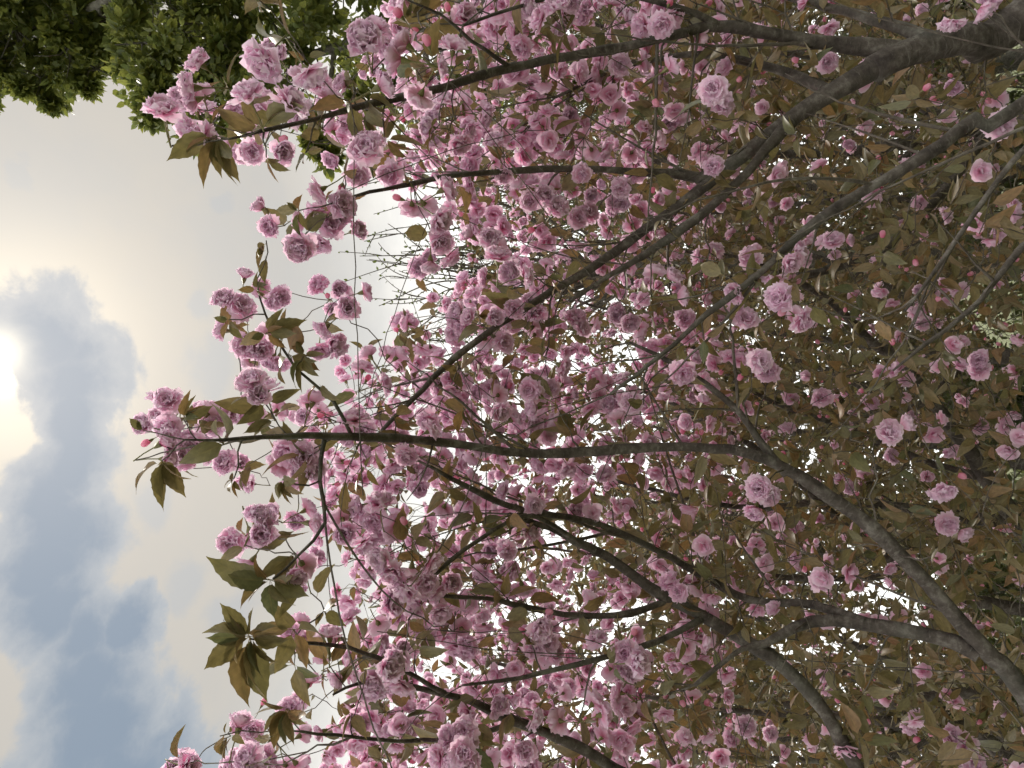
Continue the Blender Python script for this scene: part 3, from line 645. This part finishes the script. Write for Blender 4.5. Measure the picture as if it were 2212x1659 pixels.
def build_cherries():
    skels, data = [], []
    for t in TREES:
        sk = Skel(); limbs = []
        for spec in t['limbs']:
            q = catmull(limb_pts(spec), 0.035)
            wob = np.cumsum(rng.normal(0, 0.0012, (len(q), 3)), 0); wob -= np.linspace(0, 1, len(q))[:, None] * wob[-1]
            pts = q[:, :3] + wob; rad = np.maximum(q[:, 3], 0.0015)
            limbs.append((pts, rad)); sk.add(pts[2:], rad[2:])
        skels.append(sk); data.append(dict(limbs=limbs, tw=[], fl=[], lf=[], bud=[]))
    KDS = [s.tree() for s in skels]
    def nearest(p, ids):
        return min(ids, key=lambda i: KDS[i].find(Vector(p))[2])
    jobs = []          # (tree, spur tip, flowers[(pos,dir,diam)], leaves[(dir,len)], buds, priority)
    for (px, py, d) in HAND:
        D = 0.060 * FPX / d; dia = 0.069 * random.uniform(0.95, 1.1)
        n = downward(1, 0.75)[0]
        n = unit(n - 0.35 * ray(px, py))
        c = at(px, py, D); tip = c - n * dia * 0.78
        nl = random.choice((0, 1, 1, 2, 3))
        lv = [(unit(rng.normal(size=3) * .9 + np.array([0, 0, .15]) - n * 0.6), random.uniform(.05, .085)) for _ in range(nl)]
        fl = [(c, n, dia)]
        for _ in range(random.choice((0, 1, 1, 2)) if px < 1500 else random.choice((0, 0, 1))):     # other blossoms of the cluster, half behind the first
            n2 = unit(n + rng.normal(size=3) * .75 + 0.5 * ray(px, py)); fl.append((tip + n2 * dia * .78, n2, dia * random.uniform(.85, 1.0)))
        jobs.append([nearest(tip, (0, 1)), tip, fl, lv, int(random.random() < 0.22), 3])
    for (b, tips) in FANS:
        p = at(*b); lv = []
        for (tx, ty) in tips:
            e = at(tx, ty, b[2] * random.uniform(.97, 1.03)); v = e - p
            lv.append((unit(v), float(np.linalg.norm(v)) * 1.04))
            if random.random() < .7: lv.append((unit(unit(v) + rng.normal(size=3) * .35), float(np.linalg.norm(v)) * random.uniform(.6, .95)))
        jobs.append([nearest(p, (0, 1)), p, [], lv, 0, 3])
    def cluster(tree, p, nf, nl, nb, dia, leaf_len):
        fl = []
        if nf:
            dirs = unit(downward(nf, 1.0))
            for k in range(nf):
                dd = dia * random.uniform(.85, 1.1)
                fl.append((p + dirs[k] * dd * random.uniform(.72, .85), dirs[k], dd))
        lv = [(unit(rng.normal(size=3) + np.array([0, -0.1, .1])), leaf_len * random.uniform(.65, 1.25)) for _ in range(nl)]
        jobs.append([tree, p, fl, lv, nb, 1])
    def front(n, x0, x1, dlo, dhi, flower_p, flmax, ids, power=1.0, leaf=(1, 3), leaf_len=0.07):
        done = 0
        while done < n:
            py = random.uniform(-120, 1780); px = x0 + (x1 - x0) * random.random() ** power
            if px < edge(min(max(py, 0), 1659)) + 20: continue
            D = dlo + (dhi - dlo) * random.random()
            p = at(px, py, D)
            fp = flower_p * float(np.interp(px, [1250, 1700], [1.0, 0.32]))
            nf = random.randint(1, flmax) if random.random() < fp else 0
            cluster(nearest(p, ids), p, nf, random.randint(*leaf) + (1 if not nf else 0), int(random.random() < 0.2), 0.062, leaf_len)
            done += 1
    front(480, 640, 1550, 1.9, 2.9, 0.92, 4, (0, 1), 0.95, (1, 4))
    front(170, 640, 1200, 1.75, 2.6, 0.9, 4, (0, 1), 0.8, (2, 4))
    front(420, 1350, 2240, 1.95, 3.0, 0.62, 2, (0, 1), 1.0, (3, 6))
    front(950, 760, 1700, 2.8, 4.6, 0.85, 4, (2, 3), 0.9, (3, 6))
    front(1000, 1450, 2240, 2.6, 4.6, 0.5, 2, (2, 3), 1.0, (4, 8))
    front(2000, 980, 2150, 4.9, 6.6, 0.5, 3, (4, 5), 0.95, (5, 9), 0.085)
    front(2200, 1080, 2150, 6.8, 9.0, 0.45, 3, (6, 7, 8), 0.9, (6, 10), 0.105)
    # spurs that sit close along the near limbs
    for ti in (0, 1):
        for (pts, rad) in data[ti]['limbs']:
            for i in range(4, len(pts)):
                x, y, z = project(pts[i])
                if not (300 < x < 1900 and -20 < y < 1680) or rad[i] > .02: continue
                if random.random() < (0.30 if x < 1300 else 0.15):
                    p = pts[i] + unit(rng.normal(size=3) + ray(x, y) * .9) * random.uniform(.03, .08)
                    cluster(ti, p, random.choice((0, 0, 1, 2)), random.randint(2, 5), 0, 0.064, 0.075)
    # nearest to the limbs first, so that later twigs can branch off earlier ones
    jobs.sort(key=lambda j: KDS[j[0]].find(Vector(j[1]))[2])
    for (ti, tip, fl, lv, nb, pr) in jobs:
        d = data[ti]
        g = grow(skels[ti], np.asarray(tip, float), 0.0011, 1.0 if ti < 2 else 1.25)
        if g: d['tw'].append(g)
        for f in fl: d['fl'].append((*f, pr))
        for (v, L) in lv:                      # leaves sit along the last few centimetres of the twig
            q = np.asarray(tip, float)
            if g and len(g[0]) > 4: q = q + (g[0][-2 - random.randrange(2)] - q) * random.random()
            d['lf'].append((q, v, L, pr))
        for _ in range(nb):
            v = unit(rng.normal(size=3) + np.array([0, -.2, 0])); d['bud'].append((tip + v * 0.034, v))
    # bare side twigs, most of them in the shaded lower tangle
    for ti, (n, lo, hi) in enumerate(((700, .12, .6), (800, .12, .6), (1300, .2, .8), (1300, .2, .8), (700, .2, .8), (700, .2, .8), (300, .3, .9), (300, .3, .9), (300, .3, .9))):
        sk = skels[ti]; m = len(sk.p)
        for _ in range(n):
            i = random.randrange(m); p = sk.p[i]
            if sk.r[i] < 0.0013: continue
            v = unit(0.8 * sk.d[i] + rng.normal(size=3) * .65 + np.array([0, 0, .35])); L = random.uniform(lo, hi)
            k = max(4, int(L / .04)); t = np.linspace(0, 1, k)[:, None]
            bend = rng.normal(size=3) * 0.18 * L
            pts = p + v * L * t + bend * t ** 2 + rng.normal(0, .003, (k, 3)) * t
            r0 = min(sk.r[i] * .65, .0018 + .0055 * L); rad = r0 + (.0009 - r0) * t[:, 0]
            ex, ey, _ = project(pts[-1])
            if ex < edge(min(max(ey, 0), 1659)): continue
            data[ti]['tw'].append((pts, rad, L * 0.3))
    return skels, data

def finish_tree(ti, t, d, skel):
    base = np.array(t['base'], float)
    root = thing('cherry_tree', base, t['label'], 'tree')
    near = ti < 2
    def dist(p): return float(np.linalg.norm(np.asarray(p) - CAM))
    def inview(p, m=60):
        x, y, z = project(p)
        return z > 0.2 and -m < x < W0 + m and -m < y < H0 + m
    for k, (pts, rad) in enumerate(d['limbs']):
        mb = MB()
        s = 14 if rad.max() > .02 else 9
        bump = 1 + 0.05 * np.sin(np.arange(len(rad)) * 0.7 + ti) * rng.uniform(.3, 1, len(rad))
        node = np.zeros(len(rad)); node[rng.random(len(rad)) < .16] = 1          # swollen nodes where old spurs sat
        bump = bump + np.convolve(node, [.06, .16, .06], 'same') * np.clip(.012 / rad, .4, 1.3)
        r2 = rad * bump
        if k == 0: r2[:6] = r2[:6] * np.linspace(1.7, 1.0, min(6, len(r2)))
        tube(mb, pts, r2, s, 0.055)
        mb.build('trunk' if k == 0 else 'limb', [MAT_BARK], root, base)
    tw = sorted(d['tw'], key=lambda g: -g[2] / dist(g[0][-1]))
    lim = 160 if near else (60 if ti < 4 else 10)
    for g in tw[:lim]:
        mb = MB(); tube(mb, g[0], g[1], 6, 0.06); mb.build('branch', [MAT_TWIG], root, base)
    mb = MB()
    for g in tw[lim:]: tube(mb, g[0], g[1], 4 if near else 3, 0.05)
    tag(mb.build('twigs', [MAT_TWIG], root, base), kind='stuff')
    # blossoms: the largest in view one by one, the rest as one mass
    fl = sorted(d['fl'], key=lambda f: -(f[3] * 10 + 1 / dist(f[0])) if inview(f[0]) else 1)
    lim = 290 if near else (150 if ti < 4 else 0)
    for f in fl[:lim]:
        R = frames(np.array([f[1]]))[0]
        m = Matrix([[*(R[i] * f[2]), f[0][i] - base[i]] for i in range(3)] + [[0, 0, 0, 1]])
        o = link('blossom', random.choice(BLOSSOM_MESH), root); o.matrix_basis = m
        link('flower_stalk', STALK_MESH, o)
    rest = fl[lim:]
    if rest:
        mb = MB(); tp = BLOSSOM_MID if ti < 4 else BLOSSOM_LOW
        pick = rng.integers(0, len(tp), len(rest))
        for k in range(len(tp)):
            sel = [rest[i] for i in np.where(pick == k)[0]]
            if sel: scatter(mb, tp[k], frames(np.array([s[1] for s in sel])), np.array([s[0] for s in sel]), np.array([s[2] for s in sel]), rng.uniform(size=len(sel)))
        tag(mb.build('blossoms', [MAT_PETAL, MAT_STALK], root, base), kind='stuff')
    bd = d['bud']; lim = 40 if near else 0
    for (p, v) in bd[:lim]:
        R = frames(np.array([v]))[0]; s = 0.042
        o = link('bud', BUD_MESH, root); o.matrix_basis = Matrix([[*(R[i] * s), p[i] - base[i]] for i in range(3)] + [[0, 0, 0, 1]])
        link('bud_stalk', STALK_MESH, o)
    if bd[lim:]:
        mb = MB(); b = bd[lim:]
        scatter(mb, BUD_TPL, frames(np.array([v for _, v in b])), np.array([p for p, _ in b]), np.full(len(b), .042), rng.uniform(size=len(b)))
        tag(mb.build('buds', [MAT_BUD, MAT_STALK], root, base), kind='stuff')
    lf = sorted(d['lf'], key=lambda f: -(f[3] * 10 + 1 / dist(f[0])) if inview(f[0]) else 1)
    lim = 290 if near else (90 if ti < 4 else 0)
    up = np.array([[0.15, -0.35, 1.0]])
    def lroll(k): return unit(np.cross(up, rng.normal(size=(k, 3))) + 0.4 * rng.normal(size=(k, 3)))
    for f in lf[:lim]:
        v = unit(f[1]); side = unit(np.cross(v, up[0] + rng.normal(size=3) * .5))
        R = frames(np.array([v]), np.array([side]))[0]; s = f[2] / 1.12
        o = link('leaf', random.choice(LEAF_MESH), root)
        o.matrix_basis = Matrix([[*(R[i] * s), f[0][i] - base[i]] for i in range(3)] + [[0, 0, 0, 1]])
    rest = lf[lim:]
    if rest:
        mb = MB(); pick = rng.integers(0, 3, len(rest))
        for k in range(3):
            sel = [rest[i] for i in np.where(pick == k)[0]]
            if sel: scatter(mb, (LEAF_LOW if ti < 4 else LEAF_FAR)[k], frames(np.array([s[1] for s in sel])), np.array([s[0] for s in sel]), np.array([s[2] for s in sel]) / 1.12, rng.uniform(size=len(sel)))
        tag(mb.build('leaves', [MAT_LEAF], root, base), kind='stuff')

SKELS, DATA = build_cherries()
for ti, t in enumerate(TREES):
    finish_tree(ti, t, DATA[ti], SKELS[ti])

# ------------------------------------------------------------------ broadleaf trees, willow, whip tree, shrubs
def crown_points(blobs, dens):
    """leaf positions and outward axes spread in clumps through the blobs (centre, radius)"""
    P, A = [], []
    for c, r in blobs:
        nc = max(6, int(26 * (r ** 1.5)))
        cc = unit(rng.normal(size=(nc, 3))) * r * rng.uniform(.35, 1.0, (nc, 1)) ** 0.6 * np.array([1, 1, .9])
        for q in cc:
            k = max(5, int(dens * rng.uniform(.5, 1.4))); rr = r * rng.uniform(.16, .34)
            o = np.clip(rng.normal(size=(k, 3)), -1.6, 1.6) * rr * np.array([1, 1, .55]) * .6
            P.append(c + q + o); A.append(unit(unit(q) * .6 + unit(o) * .6 + rng.normal(size=(k, 3)) * .5 + np.array([0, 0, -.35])))
    return np.concatenate(P), np.concatenate(A)
def broadleaf(base, blobs_px, label, dens, size, nleaf, group=None):
    blobs = []
    for (x, y, D, r) in blobs_px:
        c = at(x, y, D); blobs.append((c, r / FPX * ((c - CAM) @ FWD)))
    top = max(c[2] for c, _ in blobs); cx = np.mean([c for c, _ in blobs], 0)
    base = np.array([cx[0] + base[0], cx[1] + base[1], 0.0])
    root = thing('broadleaf_tree', base, label, 'tree', group)
    tr = catmull(np.array([[*base[:2], -.05, .19], [base[0] + .05, base[1], 1.5, .16], [0.5 * (base[0] + cx[0]), .5 * (base[1] + cx[1]), top * .45, .10], [cx[0], cx[1], top * .8, .04], [cx[0], cx[1], top, .015]]), .15)
    mb = MB(); tube(mb, tr[:, :3], tr[:, 3], 12, .04); mb.build('trunk', [MAT_GREYBARK], root, base)
    for c, r in blobs:
        h = c[2] - .4 * r; i = int(np.argmin(np.abs(tr[:, 2] - h))); p = tr[i, :3]
        mid = .5 * (p + c) + np.array([0, 0, .2 * r])
        q = catmull(np.array([[*p, tr[i, 3] * .6], [*mid, .022], [*c, .012]]), .12)
        mb = MB(); tube(mb, q[:, :3], q[:, 3], 7, .05); mb.build('limb', [MAT_GREYBARK], root, base)
        tb = MB()
        for _ in range(10):
            e = c + unit(rng.normal(size=3)) * r * .9
            q = catmull(np.array([[*c, .012], [*(.5 * (c + e) + rng.normal(size=3) * .1 * r), .008], [*e, .003]]), .12)
            tube(tb, q[:, :3], q[:, 3], 4)
        tag(tb.build('twigs', [MAT_GREYBARK], root, base), kind='stuff')
    P, A = crown_points(blobs, dens)
    vx = np.array([project(p)[:2] for p in P])
    vis = (vx[:, 0] > -20) & (vx[:, 0] < 900) & (vx[:, 1] > -10) & (vx[:, 1] < 450)
    order = np.argsort(np.where(vis, np.linalg.norm(P - CAM, axis=1), 1e3))
    S = size * rng.uniform(.7, 1.3, len(P))
    for i in order[:nleaf]:
        R = frames(A[i:i + 1])[0]
        o = link('leaf', BROAD_MESH[i % 2], root)
        o.matrix_basis = Matrix([[*(R[k] * S[i]), P[i][k] - base[k]] for k in range(3)] + [[0, 0, 0, 1]])
    rest = order[nleaf:]
    mb = MB()
    for k in range(2):
        s = rest[k::2]
        scatter(mb, BROAD_TPL[k], frames(A[s]), P[s], S[s], rng.uniform(size=len(s)))
    tag(mb.build('crown', [MAT_BROAD], root, base), kind='stuff')
broadleaf((0.3, 0.3, 0), [(400, 170, 7.4, 120), (345, 225, 7.2, 65), (520, 130, 7.6, 130), (470, 240, 7.0, 75), (620, 220, 7.0, 110), (660, 70, 7.6, 150), (800, 140, 7.4, 150), (820, -60, 7.6, 150), (960, 110, 7.4, 150), (980, 240, 7.2, 110), (1120, 130, 7.4, 150), (1300, 60, 7.6, 150), (560, -60, 7.8, 150), (720, 300, 7.0, 60), (310, 90, 7.6, 90), (420, 50, 7.8, 110), (300, -30, 8.0, 110), (480, 190, 7.8, 110)],
          'leafy green broadleaf tree just behind the topmost pink blossom sprays', 120, .09, 280)
broadleaf((0.3, 0.2, 0), [(30, 60, 9.2, 130), (150, 90, 9.0, 105), (-110, 20, 9.6, 150), (-60, 150, 9.4, 80), (250, 40, 9.0, 110), (90, 170, 9.0, 50), (210, 150, 8.9, 45), (330, -30, 9.2, 130), (-20, -110, 9.6, 150), (160, -90, 9.4, 140), (200, 60, 9.6, 120), (80, 100, 9.8, 110)],
          'tallest green broadleaf tree, its crown rising past the others into the clouds', 170, .092, 280)

def willow():
    base = at(1600, 420, 10.5); base[2] = 0
    root = thing('weeping_willow', base, 'pale green weeping willow with hanging strands behind the cherry blossoms', 'tree')
    crown = at(1010, 380, 10.5)
    q = catmull(np.array([[*base[:2], -.05, .25], [base[0], base[1], 2.2, .2], [.5 * (base[0] + crown[0]), base[1], crown[2] * .7, .13], [*crown, .05]]), .2)
    mb = MB(); tube(mb, q[:, :3], q[:, 3], 12, .05); mb.build('trunk', [MAT_GREYBARK], root, base)
    sb, lb = MB(), MB()
    P, A = [], []
    for k in range(12):
        a = random.uniform(0, 6.28); e = crown + np.array([math.cos(a) * 1.3, math.sin(a) * 1.3, random.uniform(-1.0, .2)])
        j = q[int(len(q) * random.uniform(.6, .95))]
        b = catmull(np.array([[*j[:3], .05], [*(.5 * (j[:3] + e) + np.array([0, 0, .35])), .03], [*e, .012]]), .12)
        mb = MB(); tube(mb, b[:, :3], b[:, 3], 6, .04); mb.build('limb', [MAT_GREYBARK], root, base)
        for _ in range(26):
            s = b[random.randrange(len(b) // 3, len(b))][:3]; L = random.uniform(1.2, 3.2)
            t = np.linspace(0, 1, 14)[:, None]; dr = rng.normal(size=3) * .22; dr[2] = 0
            pts = s + np.array([0, 0, -L]) * t + dr * np.sqrt(t) * 1.6 + rng.normal(0, .012, (14, 3)) * t
            tube(sb, pts, np.linspace(.006, .002, 14), 3)
            m = int(L * 26); tt = rng.uniform(.08, 1, m); i = np.clip((tt * 13).astype(int), 0, 12)
            P.append(pts[i] + (pts[i + 1] - pts[i]) * rng.uniform(size=(m, 1))); A.append(unit(rng.normal(size=(m, 3)) * .6 + np.array([0, 0, -1])))
    P, A = np.concatenate(P), np.concatenate(A)
    tag(sb.build('strands', [MAT_STALK], root, base), kind='stuff')
    scatter(lb, THIN_TPL[0], frames(A), P, rng.uniform(.05, .10, len(P)), rng.uniform(size=len(P)))
    tag(lb.build('leaves', [MAT_WILLOW], root, base), kind='stuff')
willow()

def whip_tree():
    base = at(1700, 590, 6.6); base[2] = 0
    root = thing('bare_tree', base, 'nearly bare tree of thin upright budding whips against the bright sky', 'tree')
    head = at(1260, 590, 6.6)
    q = catmull(np.array([[*base[:2], -.05, .12], [base[0], base[1], 1.6, .10], [*(head * .5 + base * .5 + np.array([.05, 0, .3])), .08], [*head, .06]]), .12)
    mb = MB(); tube(mb, q[:, :3], q[:, 3], 12, .05); mb.build('trunk', [MAT_GREYBARK], root, base)
    bp, ba = [], []
    for k in range(52):
        ty = random.gauss(600, 105); tx = random.uniform(770, 1060)
        e = at(tx, ty, random.uniform(6.0, 7.2))
        s = q[-1 - random.randrange(6), :3]
        m = at(random.uniform(1060, 1180), 590 + (ty - 590) * random.uniform(.45, 1.1), 6.6) + rng.normal(size=3) * .16
        c = catmull(np.array([[*s, .016], [*m, .010], [*(.5 * (m + e) + rng.normal(size=3) * .10), .0065], [*e, .0028]]), .06)
        mb = MB(); tube(mb, c[:, :3], c[:, 3], 5, .05); mb.build('whip', [MAT_TWIG], root, base)
        for j in range(len(c) // 3, len(c) - 1):
            if random.random() < .75: bp.append(c[j, :3]); ba.append(unit(rng.normal(size=3) + np.array([0, 0, .8])))
        for _ in range(3):
            j = random.randrange(len(c) // 3, len(c) - 2); v = unit(unit(c[j + 1, :3] - c[j, :3]) + rng.normal(size=3) * .4); L = random.uniform(.12, .5)
            t = np.linspace(0, 1, 8)[:, None]; pts = c[j, :3] + v * L * t + rng.normal(size=3) * .08 * t ** 2
            mb = MB(); tube(mb, pts, np.linspace(.005, .0022, 8), 4); mb.build('side_shoot', [MAT_TWIG], root, base)
            for p in pts[2:]: bp.append(p); ba.append(unit(rng.normal(size=3) + np.array([0, 0, .8])))
    bp, ba = np.array(bp), np.array(ba)
    mb = MB(); scatter(mb, BROAD_TPL[0], frames(ba), bp, rng.uniform(.02, .04, len(bp)), rng.uniform(size=len(bp)))
    tag(mb.build('young_leaves', [MAT_WILLOW], root, base), kind='stuff')
whip_tree()

SHRUBS = [(-5.5, 9.0, 2.0, 1.6), (-4.2, 8.2, 1.7, 1.3), (-2.8, 8.8, 2.1, 1.5), (-1.5, 8.0, 1.6, 1.2), (-0.2, 8.7, 1.9, 1.4), (1.1, 8.1, 1.8, 1.3), (2.4, 8.8, 2.3, 1.5), (3.8, 8.2, 2.5, 1.5), (5.2, 9.0, 2.8, 1.7)]
def shrub(x, y, h, w):
    root = thing('shrub', (x, y, 0), 'dense dark green shrub in the row behind the cherry trunks', 'shrub', 'shrubs in a row behind the cherry trunks')
    base = np.array([x, y, 0.0])
    P, A = [], []
    for k in range(16):
        a = random.uniform(0, 6.28); rr = w * .5 * random.uniform(.3, 1); e = base + np.array([math.cos(a) * rr, math.sin(a) * rr, h * random.uniform(.6, 1.0)])
        c = catmull(np.array([[x + math.cos(a) * .08, y + math.sin(a) * .08, -.05, .016], [*(base + (e - base) * .5 + rng.normal(size=3) * .08), .01], [*e, .004]]), .1)
        mb = MB(); tube(mb, c[:, :3], c[:, 3], 5); mb.build('stem', [MAT_GREYBARK], root, base)
        for j in range(2, len(c)):
            m = 24; P.append(c[j, :3] + rng.normal(size=(m, 3)) * .14); A.append(unit(rng.normal(size=(m, 3)) + np.array([0, 0, .3])))
    P, A = np.concatenate(P), np.concatenate(A); P[:, 2] = np.maximum(P[:, 2], .03)
    mb = MB(); scatter(mb, BROAD_TPL[1], frames(A), P, rng.uniform(.05, .10, len(P)), rng.uniform(size=len(P)))
    tag(mb.build('foliage', [MAT_SHRUB], root, base), kind='stuff')
for s in SHRUBS: shrub(*s)

# young trees just coming into leaf on the far side of the lawn
MAT_FAR = leaf_material('young_olive_leaf', [(0.19, 0.16, 0.085), (0.16, 0.155, 0.075), (0.22, 0.17, 0.10), (0.13, 0.145, 0.07)], 0.25)
def far_tree(x, y, h, w, label):
    base = np.array([x, y, 0.0])
    root = thing('leafing_tree', base, label, 'tree', 'young trees coming into leaf beyond the shrub row')
    tr = catmull(np.array([[x, y, -.05, .14], [x + random.uniform(-.1, .1), y, h * .35, .11], [x + random.uniform(-.3, .3), y, h * .7, .06], [x, y, h, .015]]), .2)
    mb = MB(); tube(mb, tr[:, :3], tr[:, 3], 10, .05); mb.build('trunk', [MAT_GREYBARK], root, base)
    tb = MB(); P, A = [], []
    for k in range(32):
        i = random.randrange(int(len(tr) * .15), int(len(tr) * .95)); p = tr[i, :3]
        a = random.uniform(0, 6.28); rr = w * .5 * random.uniform(.5, 1) * (1.15 - .6 * p[2] / h)
        e = p + np.array([math.cos(a) * rr, math.sin(a) * rr, rr * random.uniform(.3, 1.0)])
        c = catmull(np.array([[*p, tr[i, 3] * .45], [*(.5 * (p + e) + np.array([0, 0, -.1 * rr])), .018], [*e, .006]]), .15)
        mb = MB(); tube(mb, c[:, :3], c[:, 3], 6, .05); mb.build('limb', [MAT_GREYBARK], root, base)
        for j in range(1, len(c)):
            for _ in range(3):
                v = unit(rng.normal(size=3) + np.array([0, 0, .5])); L = random.uniform(.3, .8); t = np.linspace(0, 1, 5)[:, None]
                pts = c[j, :3] + v * L * t + rng.normal(size=3) * .1 * t ** 2
                tube(tb, pts, np.linspace(.008, .003, 5), 3)
                m = 15; P.append(pts[rng.integers(1, 5, m)] + rng.normal(size=(m, 3)) * .10); A.append(unit(rng.normal(size=(m, 3))))
    tag(tb.build('twigs', [MAT_GREYBARK], root, base), kind='stuff')
    P, A = np.concatenate(P), np.concatenate(A)
    mb = MB(); scatter(mb, BROAD_TPL[1], frames(A), P, rng.uniform(.09, .17, len(P)), rng.uniform(size=len(P)))
    tag(mb.build('crown', [MAT_FAR], root, base), kind='stuff')
for k, (x, y, h, w) in enumerate([(-7.4, 12.2, 6.4, 3.8), (-5.0, 11.2, 5.6, 3.4), (-2.7, 12.4, 6.6, 3.6), (-0.4, 11.4, 5.4, 3.4), (1.9, 12.6, 6.4, 3.6), (4.3, 11.8, 7.0, 3.8), (6.8, 12.4, 7.4, 4.0)]):
    far_tree(x, y, h, w, 'young olive-leaved tree beyond the shrub row, seen through the twig tangle')
